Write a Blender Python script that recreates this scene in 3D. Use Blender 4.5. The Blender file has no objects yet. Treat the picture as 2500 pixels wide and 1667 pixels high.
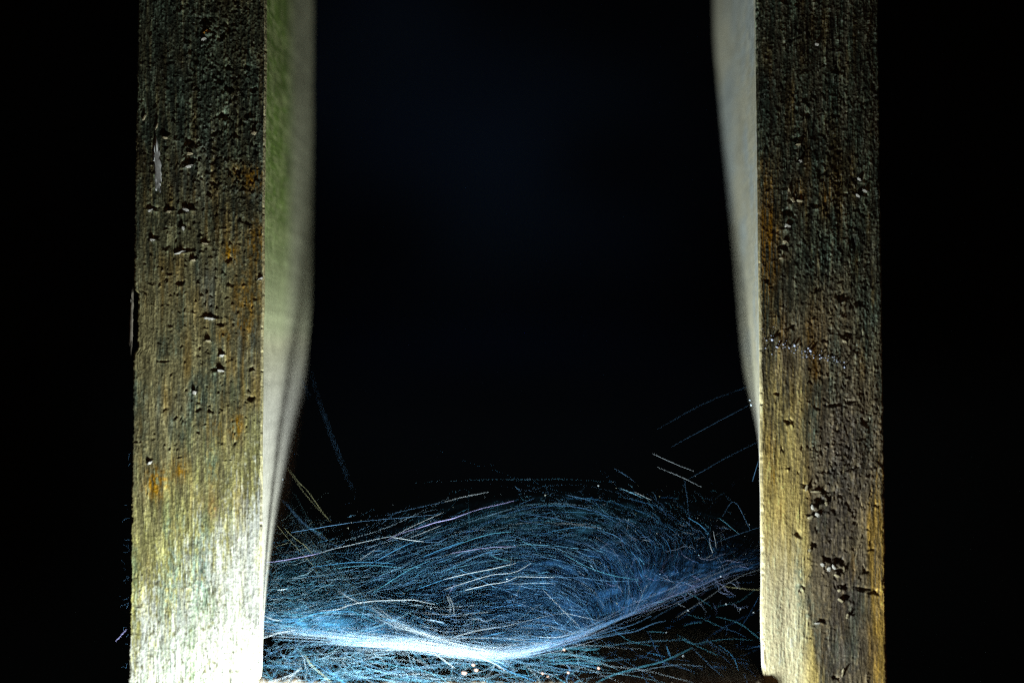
import bpy, math, random
import numpy as np
from mathutils import Vector

SC = bpy.context.scene
COL = SC.collection
RNG = np.random.default_rng(7)
random.seed(7)

# ------------------------------------------------------------------ camera
D = 0.26                       # camera to the front faces of the posts (metres)
LENS = 28.9
F = 2500 * LENS / 36.0         # focal length in photo pixels
PITCH = math.radians(1.7)
cam_d = bpy.data.cameras.new('camera')
cam = bpy.data.objects.new('camera', cam_d)
COL.objects.link(cam)
cam.location = (0, -D, 0)
cam.rotation_euler = (math.pi / 2 + PITCH, 0, 0)
cam_d.lens = LENS
cam_d.sensor_width = 36
cam_d.clip_start = 0.005
cam_d.clip_end = 50
cam_d.dof.use_dof = True
cam_d.dof.focus_distance = D + 0.003
cam_d.dof.aperture_fstop = 1.7
SC.camera = cam

# ------------------------------------------------------------------ world: a night sky, almost black
world = bpy.data.worlds.new('World')
SC.world = world
world.use_nodes = True
nt = world.node_tree
bg = nt.nodes['Background']
sky = nt.nodes.new('ShaderNodeTexSky')
sky.sky_type = 'NISHITA'
sky.sun_disc = False
sky.sun_elevation = math.radians(1)
sky.sun_rotation = math.radians(160)
nt.links.new(sky.outputs[0], bg.inputs[0])
bg.inputs[1].default_value = 0.02

# ------------------------------------------------------------------ the one lamp, shining up from below the rail
lamp_d = bpy.data.lights.new('lamp', 'POINT')
lamp_d.energy = 3.3
lamp_d.color = (0.94, 1.0, 0.97)
lamp_d.shadow_soft_size = 0.009
lamp = bpy.data.objects.new('lamp', lamp_d)
COL.objects.link(lamp)
lamp.location = (-0.036, -0.036, -0.163)

SC.view_settings.view_transform = 'Standard'
SC.view_settings.look = 'None'
SC.view_settings.exposure = 0
SC.view_settings.gamma = 1
SC.cycles.max_bounces = 4
SC.cycles.diffuse_bounces = 0
SC.cycles.glossy_bounces = 2
SC.cycles.use_denoising = False
SC.cycles.filter_width = 1.35

# ------------------------------------------------------------------ helpers
CT, ST = math.cos(PITCH), math.sin(PITCH)


def at(px, py, y):
    """World point at depth y behind the post fronts seen at photo position px, py (arrays allowed)."""
    px, py, y = np.broadcast_arrays(np.asarray(px, float), np.asarray(py, float), np.asarray(y, float))
    a = (px - 1250.0) / F
    b = -(py - 833.5) / F
    dy = CT - b * ST
    dz = ST + b * CT
    s = (y + D) / dy
    return np.stack([a * s, y, dz * s], -1)


def z_of(py):
    return at(1250.0, py, 0.0)[..., 2]


def vnoise(nr, nc, cr, cc, rng=RNG):
    """smooth value noise, nr x nc samples, cells of cr x cc samples, range -1..1"""
    gr, gc = int(nr / cr) + 3, int(nc / cc) + 3
    g = rng.uniform(-1, 1, (gr, gc))
    r = np.arange(nr) / cr
    c = np.arange(nc) / cc
    ri, ci = r.astype(int), c.astype(int)
    rf, cf = r - ri, c - ci
    rf = rf * rf * (3 - 2 * rf)
    cf = cf * cf * (3 - 2 * cf)
    a = g[ri][:, ci] * (1 - cf) + g[ri][:, ci + 1] * cf
    b = g[ri + 1][:, ci] * (1 - cf) + g[ri + 1][:, ci + 1] * cf
    return a * (1 - rf[:, None]) + b * rf[:, None]


def sstep(a, b, x):
    t = np.clip((x - a) / (b - a), 0, 1)
    return t * t * (3 - 2 * t)


def mesh_np(name, verts, quads, smooth=True, tris=False):
    me = bpy.data.meshes.new(name)
    k = quads.shape[1]
    me.vertices.add(len(verts))
    me.vertices.foreach_set('co', verts.astype(np.float32).ravel())
    me.loops.add(quads.size)
    me.loops.foreach_set('vertex_index', quads.astype(np.int32).ravel())
    me.polygons.add(len(quads))
    me.polygons.foreach_set('loop_start', np.arange(0, quads.size, k, dtype=np.int32))
    me.polygons.foreach_set('loop_total', np.full(len(quads), k, np.int32))
    if smooth:
        me.polygons.foreach_set('use_smooth', np.ones(len(quads), bool))
    me.update(calc_edges=True)
    me.validate()
    return me


def paint(me, rgb, name='tone'):
    a = me.attributes.new(name, 'FLOAT_COLOR', 'POINT')
    c = np.ones((len(rgb), 4), np.float32)
    c[:, :3] = rgb
    a.data.foreach_set('color', c.ravel())


def obj(name, me, mat, parent=None, kind=None, label=None, cat=None, group=None):
    o = bpy.data.objects.new(name, me)
    COL.objects.link(o)
    if mat is not None:
        me.materials.clear()
        me.materials.append(mat)
    if parent is not None:
        o.parent = parent
    if kind:
        o['kind'] = kind
    if label:
        o['label'] = label
    if cat:
        o['category'] = cat
    if group:
        o['group'] = group
    return o


def thing(name, label, cat, loc, group=None):
    o = bpy.data.objects.new(name, None)
    o.empty_display_size = 0.01
    COL.objects.link(o)
    o['label'] = label
    o['category'] = cat
    if group:
        o['group'] = group
    return o


# ------------------------------------------------------------------ materials
def new_mat(name):
    m = bpy.data.materials.new(name)
    m.use_nodes = True
    n = m.node_tree
    return m, n, n.nodes['Principled BSDF']


def wood_material():
    m, n, p = new_mat('weathered_wood')
    at_ = n.nodes.new('ShaderNodeAttribute'); at_.attribute_name = 'tone'
    geo = n.nodes.new('ShaderNodeNewGeometry')
    mp = n.nodes.new('ShaderNodeMapping'); mp.inputs['Scale'].default_value = (2600, 2600, 160)
    n.links.new(geo.outputs['Position'], mp.inputs[0])
    nz = n.nodes.new('ShaderNodeTexNoise'); nz.inputs['Scale'].default_value = 1.0
    nz.inputs['Detail'].default_value = 4; nz.inputs['Roughness'].default_value = 0.7
    n.links.new(mp.outputs[0], nz.inputs['Vector'])
    rp = n.nodes.new('ShaderNodeMapRange')
    rp.inputs['From Min'].default_value = 0.3; rp.inputs['From Max'].default_value = 0.7
    rp.inputs['To Min'].default_value = 0.72; rp.inputs['To Max'].default_value = 1.25
    n.links.new(nz.outputs['Fac'], rp.inputs['Value'])
    mx = n.nodes.new('ShaderNodeVectorMath'); mx.operation = 'SCALE'
    n.links.new(at_.outputs['Color'], mx.inputs[0]); n.links.new(rp.outputs[0], mx.inputs['Scale'])
    n.links.new(mx.outputs[0], p.inputs['Base Color'])
    p.inputs['Roughness'].default_value = 0.55
    p.inputs['Specular IOR Level'].default_value = 0.35
    nz2 = n.nodes.new('ShaderNodeTexNoise'); nz2.inputs['Scale'].default_value = 3500
    nz2.inputs['Detail'].default_value = 3
    n.links.new(geo.outputs['Position'], nz2.inputs['Vector'])
    bp = n.nodes.new('ShaderNodeBump'); bp.inputs['Strength'].default_value = 0.35
    bp.inputs['Distance'].default_value = 0.0002
    n.links.new(nz2.outputs['Fac'], bp.inputs['Height'])
    n.links.new(bp.outputs[0], p.inputs['Normal'])
    return m


def silk_material():
    m, n, p = new_mat('spider_silk')
    at_ = n.nodes.new('ShaderNodeAttribute'); at_.attribute_name = 'tone'
    n.links.new(at_.outputs['Color'], p.inputs['Base Color'])
    p.inputs['Roughness'].default_value = 0.4
    p.inputs['Specular IOR Level'].default_value = 0.12
    return m


def plain_material(name, rgb, rough=0.6, var=0.25, scale=1500):
    m, n, p = new_mat(name)
    geo = n.nodes.new('ShaderNodeNewGeometry')
    nz = n.nodes.new('ShaderNodeTexNoise'); nz.inputs['Scale'].default_value = scale
    nz.inputs['Detail'].default_value = 3
    n.links.new(geo.outputs['Position'], nz.inputs['Vector'])
    r = n.nodes.new('ShaderNodeValToRGB')
    r.color_ramp.elements[0].position = 0.3; r.color_ramp.elements[1].position = 0.7
    r.color_ramp.elements[0].color = [c * (1 - var) for c in rgb] + [1]
    r.color_ramp.elements[1].color = [min(1, c * (1 + var)) for c in rgb] + [1]
    n.links.new(nz.outputs['Fac'], r.inputs[0]); n.links.new(r.outputs[0], p.inputs['Base Color'])
    p.inputs['Roughness'].default_value = rough
    return m


def film_material():
    m, n, p = new_mat('silk_film')
    tone = n.nodes.new('ShaderNodeAttribute'); tone.attribute_name = 'tone'
    cov = n.nodes.new('ShaderNodeAttribute'); cov.attribute_name = 'cover'
    n.links.new(tone.outputs['Color'], p.inputs['Base Color'])
    n.links.new(cov.outputs['Fac'], p.inputs['Alpha'])
    p.inputs['Roughness'].default_value = 0.8
    p.inputs['Specular IOR Level'].default_value = 0.0
    tr = n.nodes.new('ShaderNodeBsdfTranslucent')
    n.links.new(tone.outputs['Color'], tr.inputs['Color'])
    # the film is a felt of fibres: it scatters light that runs along it
    cv = n.nodes.new('ShaderNodeCombineXYZ')
    cv.inputs[0].default_value = 0.0; cv.inputs[1].default_value = -0.75; cv.inputs[2].default_value = -0.66
    n.links.new(cv.outputs[0], p.inputs['Normal'])
    tp = n.nodes.new('ShaderNodeBsdfTransparent')
    m1 = n.nodes.new('ShaderNodeMixShader'); m2 = n.nodes.new('ShaderNodeMixShader')
    n.links.new(cov.outputs['Fac'], m1.inputs[0]); n.links.new(tp.outputs[0], m1.inputs[1]); n.links.new(tr.outputs[0], m1.inputs[2])
    m2.inputs[0].default_value = 0.5
    n.links.new(p.outputs[0], m2.inputs[1]); n.links.new(m1.outputs[0], m2.inputs[2])
    out = n.nodes['Material Output']
    n.links.new(m2.outputs[0], out.inputs['Surface'])
    return m


FILM_MAT = film_material()
WOOD = wood_material()
SILK = silk_material()
M_FLAKE_PALE = plain_material('pale_wood_flake', (0.36, 0.32, 0.2))
M_FLAKE_WHITE = plain_material('white_flake', (0.5, 0.5, 0.46))
M_FLAKE_GREY = plain_material('grey_wood_flake', (0.22, 0.2, 0.16))
M_FLAKE_ORANGE = plain_material('orange_lichen', (0.42, 0.2, 0.03))
M_MARK = plain_material('pale_smear', (0.42, 0.43, 0.42), 0.8, 0.2, 2500)
M_CRUMB = plain_material('pink_crumb', (0.8, 0.5, 0.38), 0.45, 0.12, 900)
M_WALL, _n, _p = new_mat('dark_wall')
_a = _n.nodes.new('ShaderNodeAttribute'); _a.attribute_name = 'tone'
_n.links.new(_a.outputs['Color'], _p.inputs['Base Color'])
_p.inputs['Roughness'].default_value = 0.9
_p.inputs['Specular IOR Level'].default_value = 0.1

# ------------------------------------------------------------------ backdrop
def build_backdrop():
    nx, nz_ = 90, 80
    xs = np.linspace(-2.2, 2.2, nx); zs = np.linspace(-1.6, 1.8, nz_)
    X, Z = np.meshgrid(xs, zs)
    Y = 1.1 + 0.03 * vnoise(nz_, nx, 4, 4)
    V = np.stack([X, Y, Z], -1).reshape(-1, 3)
    i = np.arange((nz_ - 1) * (nx - 1)); r, c = i // (nx - 1), i % (nx - 1)
    Q = np.stack([r * nx + c, r * nx + c + 1, (r + 1) * nx + c + 1, (r + 1) * nx + c], -1)
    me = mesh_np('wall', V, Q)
    glow = np.exp(-((X + 0.03) / 0.38) ** 2 - ((Z - 0.42) / 0.28) ** 2) * (0.75 + 0.5 * vnoise(nz_, nx, 3, 4))  # faint blue glow at top centre, painted into the wall colour
    paint(me, (np.array([0.008, 0.012, 0.014])[None, None] + glow[..., None] * np.array([0.05, 0.21, 0.75])).reshape(-1, 3))
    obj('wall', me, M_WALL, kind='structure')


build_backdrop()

# ------------------------------------------------------------------ wooden posts
PX = D / F                     # metres per photo pixel at the post fronts (about)
DEPTH = 0.0625


def bump_field(H, RP, CP, bumps):
    """raised chips: a slope rising upwards that breaks off sharply, with a pit above. RP, CP photo px grids."""
    for (bx, by, w, h, amp, pit) in bumps:
        w, h, amp, pit = w * 0.8, h * 0.8, amp * 0.5, pit * 0.55
        r0, r1 = np.searchsorted(RP, [by - 3 * h - 6, by + 3 * h + 6])
        c0, c1 = np.searchsorted(CP, [bx - 2.5 * w, bx + 2.5 * w])
        if r1 <= r0 or c1 <= c0:
            continue
        yy = (RP[r0:r1, None] - by) / h
        xx = (CP[None, c0:c1] - bx) / w
        # crooked outline
        xx = xx + 0.25 * np.sin(yy * 3.1 + bx)
        yy = yy + 0.35 * np.sin(xx * 2.3 + by)
        side = np.exp(-(xx ** 2) * 1.4)
        ramp = np.where(yy > 0, np.exp(-(yy / 1.0) ** 2), np.exp(-(yy / 0.22) ** 2))
        hole = np.exp(-((yy + 1.0) / 0.75) ** 2)
        H[r0:r1, c0:c1] += amp * side * ramp - pit * side * hole


def build_post(side, parent, px_out, px_in, bumps, tone_fn, taper_fn, in_fn, out_fn, gran_fn):
    """side -1: inner face looks to +x (left post); +1: inner face looks to -x"""
    RP = np.concatenate([np.linspace(-520, -12, 60), np.arange(-10, 1690, 1.5), np.linspace(1692, 2300, 30)])
    nr = len(RP)
    a, b = min(px_out, px_in), max(px_out, px_in)
    CPf = np.arange(a + 6, b - 5, 1.35)         # photo px on the front face
    ncf = len(CPf)
    # perimeter from outer back -> outer side -> outer corner -> front -> inner corner -> inner side -> back
    n_out, n_cor, n_in, n_back = 14, 8, 46, 3
    z = z_of(RP)
    X_out = (px_out - 1250) * PX
    X_in = (px_in - 1250) * PX
    sgn = 1 if X_in > X_out else -1            # direction from the outer to the inner side
    width = abs(X_in - X_out)
    rc = 6 * PX
    xs, ys, kind, pxc = [], [], [], []
    for t in np.linspace(1, 0, n_out, endpoint=False):
        xs.append(0.0); ys.append(rc + t * (DEPTH - rc)); kind.append(0)
    for t in np.linspace(0, math.pi / 2, n_cor, endpoint=False):
        xs.append(rc - rc * math.cos(t)); ys.append(rc - rc * math.sin(t)); kind.append(1)
    front = (CPf - 1250) * PX
    front = front if sgn > 0 else front[::-1]
    for x in front:
        xs.append(abs(x - X_out)); ys.append(0.0); kind.append(2)
    for t in np.linspace(math.pi / 2, 0, n_cor, endpoint=False):
        xs.append(width - rc + rc * math.cos(t)); ys.append(rc - rc * math.sin(t)); kind.append(3)
    for t in np.linspace(0, 1, n_in) ** 1.3:
        xs.append(width); ys.append(rc + t * (DEPTH - rc)); kind.append(4)
    for t in np.linspace(0, 1, n_back + 2)[1:-1]:
        xs.append(width * (1 - t)); ys.append(DEPTH); kind.append(5)
    xs, ys, kind = np.array(xs), np.array(ys), np.array(kind)
    nc = len(xs)
    U = xs / width                              # 0 outer .. 1 inner
    CP = px_out + sgn * xs / PX                 # photo px
    X = np.repeat(xs[None], nr, 0)
    Y = np.repeat(ys[None], nr, 0)
    Zg = np.repeat(z[:, None], nc, 1)
    # height field of the weathered surface
    gran = gran_fn(CP[None, :], RP[:, None]) * np.ones((nr, nc))
    g_fine = 0.75 * vnoise(nr, nc, 13, 1.2) + 0.6 * vnoise(nr, nc, 21, 2.9) + 0.5 * vnoise(nr, nc, 38, 5.3)
    g_fine = g_fine * (0.7 + 0.6 * np.clip(0.5 + vnoise(nr, nc, 60, 17), 0, 1))
    g_mid = 0.6 * vnoise(nr, nc, 45, 4.3) + 0.5 * vnoise(nr, nc, 80, 9.1)
    g_lo = vnoise(nr, nc, 130, 22)
    s1 = vnoise(nr, nc, 1.7, 1.6); s2 = vnoise(nr, nc, 4, 3.4); s3 = vnoise(nr, nc, 9, 8)
    grit = np.maximum(s1, -0.2) * 0.5 + np.maximum(s2, -0.1) * 0.8 + 0.5 * np.maximum(s3, 0)
    H = 0.000042 * g_fine + 0.00003 * g_mid + 0.00016 * g_lo + 0.000075 * grit * gran + 0.000028 * s1 + 0.00003 * s2 + 0.00003 * np.maximum(s3 - 0.3, 0)
    fm = kind == 2
    idx = np.where(fm)[0]
    Hf = np.zeros((nr, len(idx)))
    order = np.argsort(CP[idx])
    Hs = Hf[:, order]
    bump_field(Hs, RP, CP[idx][order], bumps)
    Hf[:, order] = Hs
    fade = np.minimum(1, np.minimum(U[idx] * width, (1 - U[idx]) * width) / (8 * PX))
    H[:, idx] += Hf * fade[None]
    chips = np.maximum(vnoise(nr, nc, 16, 40) * 0.6 + vnoise(nr, nc, 5, 40) * 0.5 - 0.25, 0)
    H = H - 0.0007 * chips * ((kind == 3) | (kind == 1))[None]
    H *= np.where(kind == 4, 0.12, 1.0)[None]
    # outward displacement
    nxv = np.where(kind == 0, -1.0, np.where(kind == 4, 1.0, 0.0)) * 1.0
    nyv = np.where(kind == 2, -1.0, np.where(kind == 5, 1.0, 0.0)) * 1.0
    nxv[kind == 1] = -0.7; nyv[kind == 1] = -0.7
    nxv[kind == 3] = 0.7; nyv[kind == 3] = -0.7
    X = X + H * nxv; Y = Y + H * nyv
    # crooked edges: shift whole rows at either edge
    eo = (out_fn(RP) + 1.2 * vnoise(nr, 3, 12, 3)[:, 0] + 1.0 * vnoise(nr, 3, 3, 3)[:, 0]) * PX
    ei = (in_fn(RP) + 1.6 * vnoise(nr, 3, 90, 3)[:, 0] + 0.25 * vnoise(nr, 3, 14, 3)[:, 0]) * PX
    wo = sstep(0.22, 0.0, U)[None]; wi = sstep(0.86, 1.0, U)[None]
    X = X + eo[:, None] * wo - ei[:, None] * wi
    # the inner face narrows towards the foot: shade on its rear part put into the shape
    tp = taper_fn(RP)                           # metres the rear inner edge stands back
    wr = np.where(kind == 4, np.clip((ys - 0.0012) / (DEPTH - 0.0012), 0, 1), 0)
    wr[kind == 5] = U[kind == 5]
    X = X - tp[:, None] * wr[None]
    XX = X_out + sgn * X
    V = np.stack([XX, Y, Zg], -1).reshape(-1, 3)
    i = np.arange((nr - 1) * nc); r, c = i // nc, i % nc
    c2 = (c + 1) % nc
    if sgn > 0:
        Q = np.stack([r * nc + c, (r + 1) * nc + c, (r + 1) * nc + c2, r * nc + c2], -1)
    else:
        Q = np.stack([r * nc + c, r * nc + c2, (r + 1) * nc + c2, (r + 1) * nc + c], -1)
    me = mesh_np('shaft', V, Q)
    noise = dict(fine=g_fine, mid=g_mid, lo=g_lo, s1=s1, s2=s2, s3=s3,
                 st=vnoise(nr, nc, 28, 2.0), st2=vnoise(nr, nc, 70, 6), sp=vnoise(nr, nc, 6, 3),
                 big=vnoise(nr, nc, 90, 50), dash=vnoise(nr, nc, 5.5, 2.1), h1=vnoise(nr, nc, 70, 26), h2=vnoise(nr, nc, 55, 20), h3=vnoise(nr, nc, 110, 7))
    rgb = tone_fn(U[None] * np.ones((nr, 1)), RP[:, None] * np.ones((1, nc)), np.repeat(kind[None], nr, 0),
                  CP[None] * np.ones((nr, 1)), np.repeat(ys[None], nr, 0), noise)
    px_n = 0.6 * g_fine + 0.5 * s2 * (0.4 + 0.6 * np.clip(gran, 0, 1)) + 0.4 * s1 + 0.4 * g_mid
    rgb = rgb * np.exp(CONTRAST * np.where(kind == 4, 0.35, 1.0)[None] * px_n * (1.55 - 0.75 * sstep(0.03, 0.14, rgb.mean(-1)) - 0.45 * sstep(0.3, 0.55, rgb.mean(-1))))[..., None]
    lum = rgb.mean(-1, keepdims=True)
    rgb = lum + np.where(kind >= 4, 1.2, 1.42)[None, :, None] * (rgb - lum)
    speck = np.clip((s1 + 0.5 * s2 + 0.3 * g_fine - 0.8) * 3, 0, 1) * np.where(kind == 4, 0.0, 1.0)[None] * np.clip(gran, 0, 1)
    rgb = mix(rgb, (0.27, 0.31, 0.28), speck * 0.8)
    paint(me, np.clip(rgb, 0.004, 0.85).reshape(-1, 3))
    return obj('shaft', me, WOOD, parent)


def smooth_curve(xs, ys):
    g = np.arange(-700, 2600, 5.0)
    v = np.interp(g, xs, ys)
    k = np.hanning(55); k /= k.sum()
    v = np.convolve(np.pad(v, 27, 'edge'), k, 'valid')
    return lambda rp: np.interp(rp, g, v)


def mix(a, b, t):
    return a * (1 - t[..., None]) + np.asarray(b, float) * t[..., None]


def spots(CP, RP, lst):
    m = np.zeros_like(CP)
    for (x, y, sx, sy, w) in lst:
        m = np.maximum(m, w * np.exp(-((CP - x) / sx) ** 2 - ((RP - y) / sy) ** 2))
    return m


def tone_left(U, RP, kind, CP, YY, n):
    streak = 0.6 * n['st'] + 0.4 * n['st2']
    cool = np.clip(0.75 * n['h1'] + 0.5 * n['st2'] + 0.35 * n['sp'] - 0.05, 0, 0.8)
    warm = np.clip(0.75 * n['h2'] + 0.6 * n['h3'] + 0.3 * n['st'] - 0.15, 0, 0.8)
    c = np.ones(U.shape + (3,)) * np.array([0.16, 0.148, 0.09])
    c = mix(c, (0.28, 0.26, 0.16), np.clip(0.45 + 0.9 * streak, 0, 1))
    c = mix(c, (0.09, 0.10, 0.09), np.clip(0.9 * n['big'] + 0.6 * n['st2'] - 0.1, 0, 0.75))
    c = mix(c, (0.07, 0.092, 0.072), cool)
    c = mix(c, (0.20, 0.135, 0.05), warm * 0.8)
    # darker towards the top: the lamp's fall-off painted into the wood
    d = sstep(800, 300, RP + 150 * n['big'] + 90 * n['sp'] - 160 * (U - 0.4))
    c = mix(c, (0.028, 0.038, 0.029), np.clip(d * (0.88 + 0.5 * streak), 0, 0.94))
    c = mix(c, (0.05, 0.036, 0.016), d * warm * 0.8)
    # yellow, then near white towards the foot: the lamp's glare painted in
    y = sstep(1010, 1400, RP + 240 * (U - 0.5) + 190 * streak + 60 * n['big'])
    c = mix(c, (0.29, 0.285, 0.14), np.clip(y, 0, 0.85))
    glare = sstep(1260, 1500, RP + 330 * (U - 0.45) + 150 * streak + 90 * n['sp'])
    c = mix(c, (0.50, 0.52, 0.49), glare * np.clip(0.85 + 0.4 * streak, 0, 1))
    c = mix(c, (0.22, 0.28, 0.18), np.clip(cool * 1.1 - .1, 0, .8) * sstep(1150, 1300, RP) * sstep(0.95, 0.5, U))
    c = mix(c, (0.42, 0.36, 0.2), warm * 0.6 * sstep(1050, 1250, RP) * sstep(1680, 1400, RP + 300 * U))
    teal = np.clip(spots(CP, RP, [(430, 1420, 25, 90, .6), (495, 1400, 22, 90, .8), (520, 1130, 14, 60, .5), (420, 1600, 40, 50, .35)]) * (0.6 + 0.9 * n['sp']), 0, 1)
    c = mix(c, (0.16, 0.25, 0.2), teal)
    dk = np.clip((n['sp'] * 0.6 + n['s3'] * 0.6 - 0.45) * 2.5, 0, 1) * sstep(1200, 1380, RP) * sstep(1.05, 0.7, U)
    c = mix(c, (0.13, 0.125, 0.07), dk * 0.85)
    dash = np.clip((n['dash'] - 0.62) * 6, 0, 1) * sstep(1250, 1400, RP) * sstep(1.12, 0.8, U)
    c = mix(c, (0.10, 0.10, 0.06), dash * 0.8)
    og = spots(CP, RP, [(385, 1178, 26, 40, 1.2), (440, 1150, 24, 30, .7), (615, 436, 22, 26, 1.1), (580, 425, 20, 22, .6),
                        (560, 620, 20, 28, .9), (625, 600, 30, 60, .6), (605, 740, 40, 90, .55), (595, 790, 30, 30, .8),
                        (548, 820, 14, 16, .8), (580, 1040, 18, 40, .8), (530, 1050, 16, 40, .5), (525, 1240, 22, 40, .5)])
    c = mix(c, (0.27, 0.155, 0.04), np.clip(og * (0.55 + 0.9 * n['sp'] + 0.5 * n['st']), 0, 0.9))
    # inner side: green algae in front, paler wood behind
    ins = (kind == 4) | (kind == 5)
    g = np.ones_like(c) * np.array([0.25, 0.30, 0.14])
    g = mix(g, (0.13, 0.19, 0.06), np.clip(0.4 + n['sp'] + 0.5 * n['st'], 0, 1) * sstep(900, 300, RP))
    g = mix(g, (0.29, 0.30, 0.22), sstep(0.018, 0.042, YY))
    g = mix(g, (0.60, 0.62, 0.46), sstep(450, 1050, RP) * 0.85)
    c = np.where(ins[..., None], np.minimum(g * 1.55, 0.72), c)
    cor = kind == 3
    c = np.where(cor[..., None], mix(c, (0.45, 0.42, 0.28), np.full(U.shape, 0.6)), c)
    return c


def tone_right(U, RP, kind, CP, YY, n):
    streak = 0.6 * n['st'] + 0.4 * n['st2']
    cool = np.clip(0.75 * n['h1'] + 0.5 * n['st2'] + 0.35 * n['sp'] - 0.05, 0, 0.8)
    warm = np.clip(0.75 * n['h2'] + 0.6 * n['h3'] + 0.3 * n['st'] - 0.15, 0, 0.8)
    V = 1 - U                                   # 0 at the inner (left) edge, 1 at the outer edge
    c = np.ones(U.shape + (3,)) * np.array([0.15, 0.13, 0.095])
    c = mix(c, (0.29, 0.245, 0.16), np.clip(0.4 + 0.9 * streak, 0, 1))
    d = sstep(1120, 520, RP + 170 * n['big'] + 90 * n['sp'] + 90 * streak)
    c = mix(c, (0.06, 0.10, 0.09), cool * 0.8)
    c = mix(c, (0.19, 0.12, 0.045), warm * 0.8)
    c = mix(c, (0.020, 0.033, 0.026), np.clip(d * (0.85 + 0.45 * streak), 0, 0.92))  # upper part darkened, dimming of the light painted in
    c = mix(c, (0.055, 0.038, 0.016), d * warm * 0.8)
    # dark mould reaching down the middle
    md = spots(CP, RP, [(2060, 1130, 62, 170, 1.1), (2080, 1420, 40, 120, .6), (2035, 1290, 52, 130, 1.0), (2050, 1470, 62, 120, .9), (2045, 1600, 60, 90, .85)])
    c = mix(c, (0.092, 0.082, 0.072), np.clip(md * (0.85 + 0.8 * n['st'] + 0.6 * n['sp']), 0, 0.88))
    br = spots(CP, RP, [(1875, 600, 26, 160, .9), (1895, 800, 30, 80, .4), (1990, 880, 20, 120, .5), (1960, 470, 20, 40, .4), (2020, 470, 16, 60, .5)])
    c = mix(c, (0.24, 0.13, 0.035), np.clip(br * (0.6 + 0.9 * n['st']), 0, 0.85))
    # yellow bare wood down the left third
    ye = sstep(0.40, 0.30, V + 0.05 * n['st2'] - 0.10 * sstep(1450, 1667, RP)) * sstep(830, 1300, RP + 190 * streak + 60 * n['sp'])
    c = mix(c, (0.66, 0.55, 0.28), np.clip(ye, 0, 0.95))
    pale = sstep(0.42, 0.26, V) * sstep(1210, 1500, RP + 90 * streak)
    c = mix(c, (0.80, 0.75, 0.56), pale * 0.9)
    st = spots(CP, RP, [(1950, 1010, 9, 90, .9), (1955, 1080, 10, 60, .7)])
    c = mix(c, (0.55, 0.46, 0.26), np.clip(st * (0.9 + 0.8 * n['st']), 0, 1))
    # golden strip on the right
    go = sstep(0.80, 0.92, V + 0.05 * n['st2']) * sstep(1120, 1260, RP + 110 * streak)
    c = mix(c, (0.36, 0.25, 0.10), np.clip(go * (0.6 + 0.9 * streak), 0, 0.85))
    bs = spots(CP, RP, [(1885, 1160, 12, 60, .8), (1902, 1260, 10, 50, .8), (1882, 1090, 14, 40, .7)])
    c = mix(c, (0.24, 0.145, 0.04), np.clip(bs * (0.6 + n['st']), 0, 0.8))
    teal = spots(CP, RP, [(1945, 1420, 12, 90, .7), (1955, 1520, 22, 70, .5), (1985, 1050, 10, 60, .5)])
    c = mix(c, (0.26, 0.33, 0.27), np.clip(teal * (0.7 + 0.8 * n['sp']), 0, 0.7))
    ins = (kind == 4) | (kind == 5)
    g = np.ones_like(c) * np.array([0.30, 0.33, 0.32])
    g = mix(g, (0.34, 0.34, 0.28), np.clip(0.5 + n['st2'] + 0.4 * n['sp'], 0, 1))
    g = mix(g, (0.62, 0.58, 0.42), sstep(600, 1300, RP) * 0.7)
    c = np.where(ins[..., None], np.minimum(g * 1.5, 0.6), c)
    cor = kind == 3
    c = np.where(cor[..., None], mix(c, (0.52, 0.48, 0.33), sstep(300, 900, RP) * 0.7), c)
    return c


def auto_bumps(n, x0, x1, y0, y1, amp):
    out = []
    for _ in range(n):
        s = random.uniform(2.5, 6.5)
        out.append((random.uniform(x0, x1), random.uniform(y0, y1), s * random.uniform(0.8, 2.0), s * random.uniform(.8, 1.3),
                    amp * random.uniform(.35, 1.0), amp * random.uniform(0.1, 0.7)))
    return out


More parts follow.
